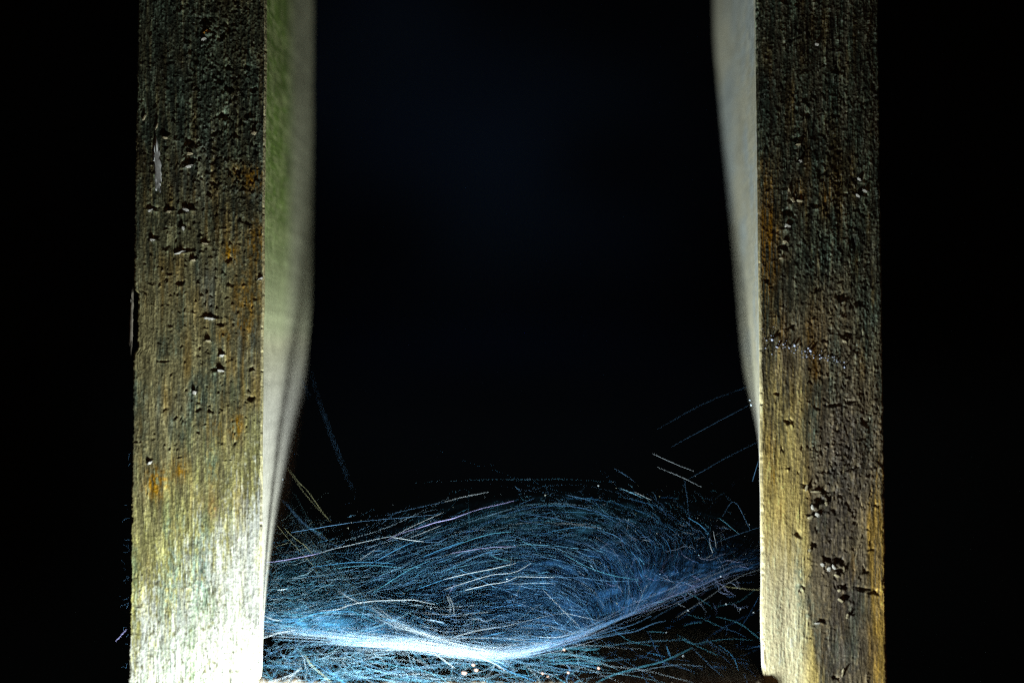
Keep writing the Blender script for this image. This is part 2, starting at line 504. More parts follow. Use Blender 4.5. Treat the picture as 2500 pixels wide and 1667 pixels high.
# seen dents and chips: (px, py, half width, half height, lift, pit)
A = 0.0006
CONTRAST = 1.25
BL = [(494, 60, 16, 13, A * .4, A * 2.2), (502, 80, 12, 8, A, A), (543, 66, 9, 8, A * .6, A * 1.5), (552, 172, 10, 9, A * .8, A * 1.8), (530, 205, 10, 9, A, A * 1.8),
      (553, 224, 13, 10, A, A * 2), (614, 226, 10, 10, A * .7, A * 2), (540, 292, 15, 10, A, A * 2.2), (600, 288, 10, 9, A, A * 1.8),
      (396, 330, 12, 9, A, A * 2), (455, 360, 15, 13, A, A * 2.4), (456, 402, 20, 11, A * 1.2, A * 2), (571, 336, 9, 8, A * .6, A * 1.6),
      (366, 512, 15, 7, A, A * 1.5), (408, 515, 15, 7, A, A * 1.4), (458, 516, 18, 12, A * 1.3, A * 2), (505, 480, 8, 9, A * .5, A * 1.3),
      (373, 585, 12, 8, A, A), (440, 556, 10, 12, A * 1.1, A), (498, 595, 14, 7, A, A), (452, 615, 25, 7, A * .9, A), (470, 634, 12, 7, A, A * 1.4),
      (437, 696, 11, 8, A * .8, A * 1.4), (512, 776, 24, 6, A * .9, A * 1.6), (538, 796, 11, 7, A * .8, A), (507, 832, 11, 5, A * .8, A * .6),
      (540, 867, 11, 7, A * .8, A * 1.2), (532, 905, 18, 7, A * .9, A * 1.4), (612, 978, 11, 9, A * .3, A * 2.8), (486, 1005, 8, 8, A * .8, A),
      (515, 1008, 8, 7, A * .6, A * 1.2), (475, 960, 8, 8, A, A), (635, 682, 9, 7, A, A), (556, 640, 9, 8, A * .7, A * 1.3),
      (398, 884, 18, 3.5, A * .2, A * 1.2), (615, 905, 8, 7, A * .8, A * 1.2), (602, 550, 12, 9, A * .6, A * .8), (560, 700, 10, 8, A * .5, A * .7)]
BL += auto_bumps(150, 335, 635, -40, 700, A * .55) + auto_bumps(60, 335, 630, 700, 1150, A * .45) + auto_bumps(70, 335, 560, 1250, 1667, A * .25)
BR = [(1928, 530, 16, 13, A * .8, A * 2.6), (1925, 560, 14, 9, A * 1.2, A), (1950, 345, 12, 9, A, A * 1.5), (1914, 612, 14, 11, A, A * 2.4),
      (1940, 495, 14, 7, A, A), (2110, 480, 14, 8, A, A * 1.2), (2060, 735, 17, 15, A, A * 2.6), (2097, 748, 11, 11, A, A * 2), (2070, 825, 12, 9, A, A * 2),
      (1932, 805, 9, 10, A * .7, A * 1.6), (1873, 690, 8, 7, A * .6, A * 1.4), (1922, 1035, 9, 9, A * .6, A * 1.8), (1895, 965, 8, 6, A * .8, A),
      (2035, 993, 24, 6, A * .4, A * 1.6), (2075, 985, 14, 7, A * .4, A * 1.6), (1968, 1192, 15, 9, A, A * 1.8), (2010, 1205, 16, 9, A, A * 1.8),
      (1998, 1232, 17, 14, A * 1.1, A * 2.6), (1985, 1240, 11, 9, A * 1.2, A), (1978, 1262, 14, 8, A, A), (2018, 1222, 11, 10, A, A * 1.6), (1982, 1335, 9, 8, A, A * 1.6),
      (2013, 1372, 13, 9, A * 1.2, A * 2), (2043, 1378, 14, 12, A * 1.2, A * 2.4), (2046, 1398, 13, 8, A, A * 1.6), (2054, 1437, 10, 9, A * .8, A * 2),
      (2062, 1462, 9, 8, A * .6, A * 2), (2100, 1443, 20, 8, A * .4, A * 2.4), (2128, 1453, 13, 9, A * .5, A * 2.2), (2106, 1402, 11, 10, A * .8, A * 1.8), (2000, 1518, 11, 7, A, A * 1.2),
      (2120, 1345, 9, 6, A * .6, A), (2070, 1500, 8, 7, A, A), (1968, 250, 10, 8, A, A), (2050, 180, 9, 7, A, A), (1955, 395, 8, 7, A * 1.2, A),
      (2030, 1660, 10, 8, A, A * 1.6)]
def pitting(n, x0, x1, y0, y1, amp):
    out = []
    for _ in range(n):
        s_ = random.uniform(2.6, 5.5) * (2 if random.random() < .07 else 1)
        out.append((random.gauss((x0 + x1) / 2, (x1 - x0) / 3.2), random.uniform(y0, y1), s_ * random.uniform(.5, 1.15), s_ * random.uniform(.8, 2.0), amp * random.uniform(.3, .9), amp * random.uniform(.6, 1.8)))
    return out


BL += pitting(330, 430, 640, -30, 470, A * .8) + pitting(120, 330, 640, 250, 760, A * .7) + pitting(60, 330, 640, 760, 1100, A * .5)
BR += pitting(330, 1960, 2150, 150, 1250, A * .8) + pitting(140, 1870, 2140, -30, 700, A * .7) + pitting(90, 1970, 2120, 950, 1450, A * .7)
BR += auto_bumps(170, 1875, 2145, -40, 900, A * .5) + auto_bumps(90, 1980, 2140, 900, 1300, A * .5) + auto_bumps(60, 1960, 2120, 1300, 1667, A * .35)

post_l = thing('wooden_post', 'weathered wooden post on the left, greenish inside, its foot coloured nearly white for the lamp glare', 'post', (0, 0, 0), 'wooden posts holding the web')
post_r = thing('wooden_post', 'weathered right wooden post with dark mould down its middle and golden strips', 'post', (0, 0, 0), 'wooden posts holding the web')
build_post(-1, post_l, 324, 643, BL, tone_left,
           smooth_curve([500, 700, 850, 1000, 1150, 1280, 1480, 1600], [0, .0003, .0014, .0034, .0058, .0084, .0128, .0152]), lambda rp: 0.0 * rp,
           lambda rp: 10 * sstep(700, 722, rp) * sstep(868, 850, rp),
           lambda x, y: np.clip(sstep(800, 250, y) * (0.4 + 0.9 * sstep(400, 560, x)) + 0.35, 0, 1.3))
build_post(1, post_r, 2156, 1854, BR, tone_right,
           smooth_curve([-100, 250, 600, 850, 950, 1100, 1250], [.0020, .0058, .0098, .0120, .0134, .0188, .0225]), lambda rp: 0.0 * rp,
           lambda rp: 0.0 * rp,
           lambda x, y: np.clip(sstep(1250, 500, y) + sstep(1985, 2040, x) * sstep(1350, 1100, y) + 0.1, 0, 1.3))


# --------------------------------------------- loose flakes, splinter and smear on the posts
def flake(px, py, w, h, ang, mat, parent, lift=0.0006, curl=0.5, name='wood_flake', label=None, nu=6, nv=5):
    if name == 'wood_flake':
        w, h, lift = w * 0.72, h * 0.72, lift * 0.6
    us = np.linspace(-1, 1, nu); vs = np.linspace(-1, 1, nv)
    u, v = np.meshgrid(us, vs)
    seed = np.random.default_rng(int(px * 7 + py * 13))
    rr = 1 + 0.34 * seed.uniform(-1, 1, u.shape)
    sq = np.sqrt(1 - 0.45 * v ** 2); su = np.sqrt(1 - 0.45 * u ** 2)
    uu, vv = u * sq * rr, v * su * rr
    ca, sa = math.cos(ang), math.sin(ang)
    x = (uu * w * ca - vv * h * sa); y = (uu * w * sa + vv * h * ca)
    up = -vv                                        # 1 at the upper end
    out = lift * (0.25 + 0.5 * np.maximum(up + 1, 0) ** 1.5 * curl + 0.3 * (1 - uu ** 2)) + 0.00006 * seed.uniform(-1, 1, u.shape)
    P1 = at(px + x, py + y, -out)
    P2 = at(px + x, py + y, -out + 0.00018)
    V = np.concatenate([P1.reshape(-1, 3), P2.reshape(-1, 3)])
    n = nu * nv
    i = np.arange((nv - 1) * (nu - 1)); r, c = i // (nu - 1), i % (nu - 1)
    q = np.stack([r * nu + c, (r + 1) * nu + c, (r + 1) * nu + c + 1, r * nu + c + 1], -1)
    ring = [k for k in range(nu)] + [k * nu + nu - 1 for k in range(1, nv)] + [(nv - 1) * nu + k for k in range(nu - 2, -1, -1)] + [k * nu for k in range(nv - 2, 0, -1)]
    s = np.array([[ring[k], ring[(k + 1) % len(ring)], n + ring[(k + 1) % len(ring)], n + ring[k]] for k in range(len(ring))])
    Q = np.concatenate([q, q[:, ::-1] + n, s])
    return obj(name, mesh_np(name, V, Q), mat, parent, label=label)


for (x, y, w, h, a_, m_) in [
        (503, 78, 11, 6, -0.5, M_FLAKE_ORANGE), (498, 95, 9, 5, -0.4, M_FLAKE_WHITE), (462, 375, 10, 5, 0.2, M_FLAKE_PALE), (462, 406, 17, 4.5, -0.25, M_FLAKE_WHITE),
        (403, 337, 8, 4, 0.2, M_FLAKE_PALE), (367, 514, 9, 4, -0.2, M_FLAKE_WHITE), (412, 517, 9, 3.5, 0, M_FLAKE_PALE), (455, 512, 13, 5, 0.5, M_FLAKE_WHITE),
        (446, 558, 6, 10, 0.3, M_FLAKE_WHITE), (372, 586, 9, 4, 0.2, M_FLAKE_WHITE), (499, 595, 11, 4, 0.1, M_FLAKE_PALE), (438, 617, 22, 3, -0.35, M_FLAKE_WHITE),
        (470, 636, 10, 4, -0.1, M_FLAKE_PALE), (512, 778, 18, 4, 0.05, M_FLAKE_WHITE), (508, 832, 9, 3, 0.1, M_FLAKE_PALE), (541, 868, 9, 4, -0.1, M_FLAKE_WHITE),
        (636, 681, 9, 4, -0.5, M_FLAKE_WHITE), (537, 905, 12, 4, 0, M_FLAKE_WHITE), (475, 958, 8, 6, 0.2, M_FLAKE_WHITE), (383, 308, 4, 12, 0.4, M_FLAKE_PALE), (352, 287, 4, 13, 0.5, M_FLAKE_PALE),
        (620, 325, 10, 7, 0.4, M_FLAKE_PALE), (365, 1130, 10, 4, -0.5, M_FLAKE_WHITE)]:
    flake(x, y, w, h, a_, m_, post_l)
for (x, y, w, h, a_, m_) in [
        (1923, 552, 11, 6, 0.3, M_FLAKE_WHITE), (1950, 353, 9, 4, 0, M_FLAKE_PALE), (1954, 393, 6, 5, 0, M_FLAKE_WHITE), (1927, 465, 4, 12, -0.2, M_FLAKE_PALE), (1936, 488, 6, 9, -0.6, M_FLAKE_PALE),
        (1953, 491, 11, 4, 0.15, M_FLAKE_PALE), (2098, 438, 8, 4, 0.6, M_FLAKE_WHITE), (2112, 466, 10, 4, 0.4, M_FLAKE_WHITE), (2095, 478, 9, 4, 0.5, M_FLAKE_WHITE), (1917, 590, 9, 5, 0.4, M_FLAKE_PALE),
        (1908, 631, 8, 4, 0, M_FLAKE_PALE), (1995, 109, 7, 5, 0.4, M_FLAKE_WHITE), (2062, 834, 9, 4, 0.6, M_FLAKE_PALE), (1970, 1190, 5, 11, 0.2, M_FLAKE_PALE), (1992, 1200, 15, 3, 0.05, M_FLAKE_PALE),
        (1985, 1238, 6, 11, -0.4, M_FLAKE_WHITE), (1996, 1256, 8, 6, 0.5, M_FLAKE_WHITE), (1980, 1262, 11, 5, -0.4, M_FLAKE_PALE), (2018, 1228, 6, 8, -0.3, M_FLAKE_PALE), (2008, 1378, 8, 5, 0.2, M_FLAKE_WHITE),
        (2025, 1388, 7, 9, 0.5, M_FLAKE_WHITE), (2037, 1383, 6, 9, -0.6, M_FLAKE_WHITE), (2043, 1405, 10, 4, 0.4, M_FLAKE_PALE), (2061, 1390, 4, 11, 0, M_FLAKE_PALE), (2050, 1441, 6, 5, 0, M_FLAKE_PALE),
        (2052, 1465, 12, 4, 0.6, M_FLAKE_PALE), (2069, 1503, 5, 9, 0.2, M_FLAKE_PALE), (1996, 1521, 10, 3, 0, M_FLAKE_WHITE), (2058, 1640, 4, 15, 0.2, M_FLAKE_PALE), (1977, 1343, 6, 5, 0.2, M_FLAKE_PALE)]:
    flake(x, y, w, h, a_, m_, post_r)
flake(384, 409, 8, 58, -0.06, M_MARK, post_l, 0.0003, 0.25, 'pale_smear', None, 7, 16)
flake(321, 784, 4, 80, 0.03, M_FLAKE_GREY, post_l, 0.0004, 0.2, 'splinter', None, 4, 18)


# ------------------------------------------------------------------ bottom rail
def build_rail():
    nu, x0, x1 = 420, (641 - 1250) * PX, (1857 - 1250) * PX
    X = np.linspace(x0, x1, nu)
    pxs = 1250 + X / PX
    top = np.interp(pxs, [640, 760, 900, 1100, 1300, 1420, 1500, 1600, 1860], [1644, 1647, 1652, 1651, 1648, 1647, 1652, 1656, 1652])
    zt = at(1250.0, top, 0.0)[..., 2] + 0.00035 * vnoise(3, nu, 2, 12)[0] + 0.0002 * vnoise(3, nu, 2, 4)[0]
    prof = [(0.050, -0.055), (0.050, 0.0005), (0.03, 0.0007), (0.012, 0.0003), (0.006, 0.0), (0.0035, -0.0006), (0.0022, -0.0016), (0.0018, -0.004), (0.0018, -0.012), (0.0018, -0.03), (0.0018, -0.055)]
    nv = len(prof)
    V = np.zeros((nu, nv, 3))
    for k, (y, dz) in enumerate(prof):
        V[:, k, 0] = X
        V[:, k, 1] = y + np.interp(pxs, [640, 1890], [-0.0020, -0.0036]) + 0.0002 * vnoise(3, nu, 2, 6)[0]
        V[:, k, 2] = zt + dz + (0.0002 * vnoise(3, nu, 2, 5)[0] if dz > -.05 else 0)
    i = np.arange((nu - 1) * nv); r, c = i // nv, i % nv; c2 = (c + 1) % nv
    Q = np.stack([r * nv + c, r * nv + c2, (r + 1) * nv + c2, (r + 1) * nv + c], -1)
    me = mesh_np('bottom_rail', V.reshape(-1, 3), Q)
    base = np.ones((nu, nv, 3)) * np.array([0.42, 0.36, 0.27])
    base *= (1 + 0.3 * vnoise(nu, nv, 9, 2))[..., None]
    paint(me, base.reshape(-1, 3))
    obj('bottom_rail', me, WOOD, label='pale wooden bottom rail under the web, running between the two posts', cat='rail')


build_rail()

# ------------------------------------------------------------------ the spider web
web = thing('spider_web', 'bowl shaped sheet web of bluish white silk slung between the two posts', 'spider web', (0, 0, 0))

FRONT = np.array([(600, 1535), (650, 1537), (730, 1546), (830, 1558), (957, 1570), (1100, 1582), (1200, 1592), (1280, 1588), (1350, 1572), (1420, 1547),
                  (1500, 1512), (1600, 1472), (1700, 1430), (1790, 1396), (1860, 1384)], float)
BACK = np.array([(600, 1280), (700, 1270), (900, 1245), (1200, 1205), (1400, 1185), (1550, 1175), (1700, 1210), (1800, 1250), (1860, 1280)], float)


def depth_of(px, py):
    f = np.interp(px, FRONT[:, 0], FRONT[:, 1]); b = np.interp(px, BACK[:, 0], BACK[:, 1])
    t = (f - py) / (f - b)
    return np.where(t > 0, 0.0 + 0.012 * t, 0.0 + 0.012 * t)


def tubes(P, R, ns=3):
    """P (N,K,3) polylines, R (N,K) radii -> verts, quads"""
    N, K, _ = P.shape
    T = np.gradient(P, axis=1)
    T /= np.linalg.norm(T, axis=2, keepdims=True) + 1e-12
    ref = np.where(np.abs(T[..., 1:2]) < 0.9, np.array([0, 1.0, 0]), np.array([1.0, 0, 0]))
    A_ = np.cross(T, ref); A_ /= np.linalg.norm(A_, axis=2, keepdims=True) + 1e-12
    B_ = np.cross(T, A_)
    V = []
    for s in range(ns):
        th = 2 * math.pi * s / ns + 0.3
        V.append(P + R[..., None] * (math.cos(th) * A_ + math.sin(th) * B_))
    V = np.stack(V, 2)                              # N,K,ns,3
    n, k, s = np.meshgrid(np.arange(N), np.arange(K - 1), np.arange(ns), indexing='ij')
    i0 = (n * K + k) * ns
    s2 = (s + 1) % ns
    Q = np.stack([i0 + s, i0 + s2, i0 + ns + s2, i0 + ns + s], -1).reshape(-1, 4)
    return V.reshape(-1, 3), Q


def tube_mesh(name, P, R, C, ns=3):
    """C (N,3) tint per thread"""
    V, Q = tubes(P, R, ns)
    me = mesh_np(name, V, Q)
    paint(me, np.repeat(C, P.shape[1] * ns, 0))
    return me


BLUE = np.array([0.06, 0.24, 0.60]); AZURE = np.array([0.10, 0.45, 0.88]); TEAL = np.array([0.12, 0.47, 0.68])
PALE = np.array([0.66, 0.80, 0.90]); VIOLET = np.array([0.46, 0.46, 0.88]); SLATE = np.array([0.15, 0.37, 0.68]); YELL = np.array([0.62, 0.64, 0.36])
DEEP = np.array([0.03, 0.15, 0.44])

FLOW = np.array([
    (680, 1370, 1, -.15), (700, 1450, 1, -.12), (800, 1400, 1, -.12), (900, 1350, 1, -.35), (1000, 1300, 1, -.45), (1000, 1400, 1, -.42), (900, 1430, 1, -.3),
    (1100, 1250, 1, -.36), (1100, 1350, 1, -.36), (1100, 1450, 1, -.3), (1200, 1230, 1, -.2), (1200, 1300, 1, -.22), (1200, 1400, 1, -.2), (1200, 1500, 1, -.17),
    (1300, 1190, 1, -.05), (1300, 1300, 1, 0), (1300, 1400, 1, .03), (1300, 1500, 1, .03), (1400, 1200, 1, .15), (1400, 1280, 1, .18), (1400, 1370, 1, .33), (1400, 1450, 1, .55),
    (1390, 1520, .7, .6), (1480, 1200, 1, .35), (1480, 1300, 1, .5), (1480, 1400, .5, .9), (1480, 1480, .1, 1), (1560, 1230, 1, .5), (1560, 1320, .6, .8), (1540, 1420, 0, 1),
    (1530, 1490, -.35, 1), (1650, 1290, .8, .6), (1650, 1380, -.4, 1), (1620, 1450, -.7, .9), (1720, 1330, -.3, 1), (1720, 1400, -1, 1.1), (1780, 1300, -.5, 1), (1800, 1380, -1, .9),
    (1500, 1525, -1, .48), (1600, 1485, -1, .45), (1700, 1440, -1, .5), (1850, 1388, -1, .4), (1400, 1560, -1, .35), (1250, 1588, 1, .02), (1100, 1570, 1, .12), (900, 1555, 1, .08), (700, 1540, 1, .05),
    (1000, 1520, 1, .40), (920, 1490, 1, .35), (800, 1490, 1, -.1), (760, 1510, 1, -.25), (860, 1530, 1, .05), (1080, 1530, 1, .25), (1250, 1550, 1, -.05), (1150, 1520, 1, -.05)], float)
_fa = 2 * np.arctan2(FLOW[:, 3], FLOW[:, 2])


def flow(px, py):
    d2 = (px[:, None] - FLOW[:, 0]) ** 2 + ((py[:, None] - FLOW[:, 1]) * 1.4) ** 2 + 300
    w = 1 / d2 ** 1.5
    c = (w * np.cos(_fa)).sum(1); s = (w * np.sin(_fa)).sum(1)
    return np.arctan2(s, c) / 2


def stream(px, py, length, K, jit, wob):
    """polylines through seeds along the flow; px, py, length arrays"""
    N = len(px)
    out = np.zeros((N, K, 2))
    h = K // 2
    off = RNG.normal(0, jit, N)
    for sg in (1, -1):
        x, y = px.copy(), py.copy()
        prev = None
        st = length / (K - 1)
        rngk = range(h, K) if sg == 1 else range(h, -1, -1)
        bend = RNG.normal(0, wob, N)
        for j, k in enumerate(rngk):
            out[:, k, 0] = x; out[:, k, 1] = y
            a = flow(x, y) + off + bend * j
            dx, dy = np.cos(a), np.sin(a)
            if prev is None:
                dx, dy = dx * sg, dy * sg
            else:
                f = np.sign(dx * prev[0] + dy * prev[1]); f[f == 0] = 1
                dx, dy = dx * f, dy * f
            prev = (dx, dy)
            x, y = x + dx * st, y + dy * st
    return out


def clamp_sheet(XY, slack=6):
    f = np.interp(XY[..., 0], FRONT[:, 0], FRONT[:, 1])
    over = XY[..., 1] - f
    XY[..., 1] = np.where(over > 0, f + np.minimum(over, slack) * 0.4 + RNG.normal(0, 2.2, XY[..., 1].shape[0])[:, None], XY[..., 1])
    # stay between the posts
    XY[..., 0] = np.clip(XY[..., 0], 622, 1860)
    return XY


def sheet_layer(blobs, K=10):
    PS, RS, CS = [], [], []
    for (cx, cy, sx, sy, n, L, r, tints, jit) in blobs:
        n = int(n * DENS)
        px = RNG.normal(cx, sx, n); py = RNG.normal(cy, sy, n)
        f = np.interp(px, FRONT[:, 0], FRONT[:, 1]); b = np.interp(px, BACK[:, 0], BACK[:, 1])
        ok = (py < f + 4) & (py > b + RNG.normal(15, 38, n)) & (px > 640) & (px < 1850)
        px, py = px[ok], py[ok]
        n = len(px)
        ln = L * 0.62 * RNG.lognormal(0, 0.65, n)
        XY = clamp_sheet(stream(px, py, ln, K, jit, 0.035))
        dep = depth_of(XY[..., 0], XY[..., 1]) + RNG.normal(0, 0.0012, n)[:, None]
        P = at(XY[..., 0], XY[..., 1], dep)
        t = np.linspace(-1, 1, K)
        rr = r * 0.40 * RNG.lognormal(0, 0.95, n)[:, None] * (1 - 0.75 * np.abs(t) ** 2)[None]
        rr = rr * np.clip(1 + 0.55 * RNG.normal(0, 1, rr.shape), 0.25, 2.2)
        tw = RNG.dirichlet([0.6] * len(tints), n)
        C = tw @ np.array(tints)
        PS.append(P); RS.append(rr); CS.append(C)
    return np.concatenate(PS), np.concatenate(RS), np.concatenate(CS)


um = 1e-6
DENS = 0.75
fine = [
    # cx, cy, sx, sy, n, length, radius, tints, angle jitter
    (1300, 1510, 180, 50, 2600, 60, 9 * um, (BLUE, AZURE, SLATE), .4),
    (1220, 1560, 120, 25, 900, 70, 11 * um, (AZURE, SLATE, PALE), .3),
    (1330, 1400, 200, 60, 1100, 75, 9 * um, (BLUE, TEAL, DEEP), .25),
    (1380, 1280, 190, 45, 260, 60, 10 * um, (BLUE, TEAL, SLATE), .28),
    (1250, 1260, 150, 25, 70, 70, 10 * um, (TEAL, SLATE), .2),
    (1540, 1440, 70, 60, 1500, 60, 9 * um, (DEEP, BLUE, BLUE), .3),
    (1600, 1340, 80, 60, 480, 50, 9 * um, (DEEP, BLUE, TEAL), .4),
    (1740, 1390, 70, 35, 420, 70, 9 * um, (DEEP, BLUE, SLATE), .3),
    (1640, 1440, 80, 30, 480, 70, 10 * um, (DEEP, BLUE, VIOLET), .25),
    (1060, 1390, 130, 60, 900, 90, 10 * um, (BLUE, TEAL, SLATE), .14),
    (950, 1430, 120, 40, 700, 80, 10 * um, (BLUE, TEAL, AZURE), .25),
    (760, 1450, 90, 60, 900, 40, 12 * um, (TEAL, TEAL, AZURE), .5),
    (880, 1520, 110, 25, 1900, 80, 14 * um, (AZURE, BLUE, TEAL), .2),
    (780, 1380, 100, 40, 450, 60, 10 * um, (TEAL, SLATE), .35),
    (1050, 1530, 90, 25, 900, 80, 14 * um, (AZURE, BLUE, PALE), .14),
]
DENS = 1.0
P, R_, C_ = sheet_layer(fine, 7)
obj('silk_sheet', tube_mesh('silk_sheet', P, R_, C_), SILK, web, kind='stuff')
DENS = 1.0


def build_film():
    """the finest silk, too thin to part into threads: a bowl shaped film whose cover follows the lie of the threads"""
    gx = np.arange(624, 1859, 2.6); nt_ = 150
    tt = np.linspace(0, 1.12, nt_)
    f = np.interp(gx, FRONT[:, 0], FRONT[:, 1]); b = np.interp(gx, BACK[:, 0], BACK[:, 1])
    PXg = np.repeat(gx[None], nt_, 0); PYg = f[None] + (b - f)[None] * tt[:, None]
    # line integral convolution of white noise along the flow, on a regular raster
    x0, y0, st = 600, 1130, 2.0
    nxr, nyr = int(1280 / st), int(500 / st)
    rx, ry = np.meshgrid(x0 + st * np.arange(nxr), y0 + st * np.arange(nyr))
    ang = np.concatenate([flow(rx[i], ry[i]) for i in range(nyr)]).reshape(nyr, nxr)
    rnd = RNG.uniform(0, 1, (nyr, nxr)) ** 6
    lic = np.zeros((nyr, nxr))
    for sg in (1, -1):
        X, Y = np.meshgrid(np.arange(nxr, dtype=float), np.arange(nyr, dtype=float))
        pa = ang + (0 if sg == 1 else math.pi) + 0.25 * vnoise(nyr, nxr, 20, 30)
        for k in range(22):
            xi = np.clip(np.round(X).astype(int), 0, nxr - 1); yi = np.clip(np.round(Y).astype(int), 0, nyr - 1)
            lic += rnd[yi, xi]
            a_ = ang[yi, xi]
            sgn_ = np.where(np.cos(a_ - pa) < 0, math.pi, 0)
            pa = a_ + sgn_
            X += np.cos(pa); Y += np.sin(pa)
    lic = (lic - lic.mean()) / lic.std()
    xi = np.clip(((PXg - x0) / st).astype(int), 0, nxr - 1); yi = np.clip(((PYg - y0) / st).astype(int), 0, nyr - 1)
    L = lic[yi, xi]
    den = np.zeros_like(PXg); col = np.zeros(PXg.shape + (3,)); ws = np.full(PXg.shape, 1e-6)
    for (cx, cy, sx, sy, w, tint) in FILM:
        g = w * np.exp(-((PXg - cx) / sx) ** 2 - ((PYg - cy) / sy) ** 2)
        den += g; ws += g; col += g[..., None] * tint
    col /= ws[..., None]
    big = vnoise(nt_, len(gx), 10, 16) * 0.5 + vnoise(nt_, len(gx), 22, 40) * 0.6
    al = 1.35 * den * np.clip(0.5 + 0.45 * L + 0.9 * big, 0.03, 2.6)
    al *= sstep(1.1, 0.8, tt)[:, None]
    al = np.clip(al, 0, 0.8)
    P = at(PXg, PYg, depth_of(PXg, PYg) + 0.0008 + 0.0007 * vnoise(nt_, len(gx), 8, 14))
    nx_ = len(gx)
    i = np.arange((nt_ - 1) * (nx_ - 1)); r, c = i // (nx_ - 1), i % (nx_ - 1)
    Q = np.stack([r * nx_ + c, r * nx_ + c + 1, (r + 1) * nx_ + c + 1, (r + 1) * nx_ + c], -1)
    me = mesh_np('silk_film', P.reshape(-1, 3), Q)
    paint(me, col.reshape(-1, 3))
    at_ = me.attributes.new('cover', 'FLOAT', 'POINT'); at_.data.foreach_set('value', al.astype(np.float32).ravel())
    obj('silk_film', me, FILM_MAT, web, kind='stuff')


FILM = [(1290, 1520, 230, 70, .24, BLUE), (1220, 1570, 150, 30, .18, AZURE), (1370, 1400, 220, 80, .12, BLUE), (1550, 1440, 120, 75, .25, BLUE), (1700, 1400, 110, 45, .19, BLUE),
        (1350, 1280, 240, 50, .06, TEAL), (1050, 1390, 160, 60, .16, BLUE), (870, 1518, 150, 36, 1.1, AZURE), (1060, 1540, 130, 26, .75, AZURE), (760, 1450, 110, 70, .10, TEAL), (1620, 1340, 90, 50, .07, DEEP)]
build_film()
coarse = [
    (1080, 1340, 130, 55, 90, 150, 28 * um, (PALE, TEAL, AZURE), .05),
    (1330, 1300, 200, 70, 80, 80, 26 * um, (PALE, TEAL, SLATE), .14),
    (1300, 1450, 200, 60, 110, 80, 26 * um, (PALE, AZURE, SLATE), .2),
    (1620, 1410, 90, 60, 90, 70, 26 * um, (PALE, VIOLET, AZURE), .16),
    (760, 1450, 80, 60, 120, 60, 28 * um, (PALE, TEAL), .35),
    (860, 1510, 120, 30, 130, 130, 30 * um, (PALE, TEAL, AZURE), .16),
]
long_ = [
    (1080, 1350, 140, 60, 70, 420, 17 * um, (PALE, TEAL, AZURE), .05),
    (1330, 1320, 200, 70, 70, 380, 15 * um, (SLATE, TEAL, BLUE), .08),
    (1320, 1450, 190, 60, 150, 380, 15 * um, (SLATE, AZURE, BLUE), .08),
    (1600, 1420, 90, 60, 110, 320, 15 * um, (SLATE, BLUE, AZURE), .08),
    (820, 1480, 120, 50, 110, 320, 18 * um, (PALE, TEAL, AZURE), .1),
    (1220, 1560, 150, 25, 110, 320, 18 * um, (PALE, SLATE, AZURE), .06),
]
DENS = 1.0
P, R_, C_ = sheet_layer(long_, 22)
obj('silk_strands', tube_mesh('silk_strands', P, R_, C_), SILK, web, kind='stuff')
DENS = 0.7
chaos = [
    (1300, 1460, 200, 70, 330, 55, 13 * um, (BLUE, SLATE, AZURE), 1.0),
    (1560, 1410, 110, 80, 300, 50, 13 * um, (BLUE, DEEP, SLATE), 1.3),
    (850, 1480, 140, 60, 330, 50, 15 * um, (TEAL, AZURE, PALE), 1.2),
    (1300, 1300, 220, 60, 130, 40, 13 * um, (TEAL, SLATE), 1.2),
]
DENS = 0.3
P, R_, C_ = sheet_layer(chaos, 5)
obj('silk_wisp', tube_mesh('silk_wisp', P, R_, C_), SILK, web, kind='stuff')
DENS = 0.4
P, R_, C_ = sheet_layer(coarse, 12)
obj('silk_strands', tube_mesh('silk_strands', P, R_, C_), SILK, web, kind='stuff')


def resample(pts, K):
    pts = np.asarray(pts, float)
    if len(pts) == 2:
        t = np.linspace(0, 1, K)[:, None]
        return pts[0] * (1 - t) + pts[1] * t
    # Catmull-Rom
    d = np.r_[0, np.cumsum(np.linalg.norm(np.diff(pts, axis=0), axis=1))]
    tt = np.linspace(0, d[-1], K)
    m = np.gradient(pts, d, axis=0)
    k = np.clip(np.searchsorted(d, tt, side='right') - 1, 0, len(d) - 2)
    h = (d[k + 1] - d[k])[:, None]; s = ((tt - d[k])[:, None]) / h
    return ((2 * s ** 3 - 3 * s ** 2 + 1) * pts[k] + (s ** 3 - 2 * s ** 2 + s) * h * m[k] + (-2 * s ** 3 + 3 * s ** 2) * pts[k + 1] + (s ** 3 - s ** 2) * h * m[k + 1])


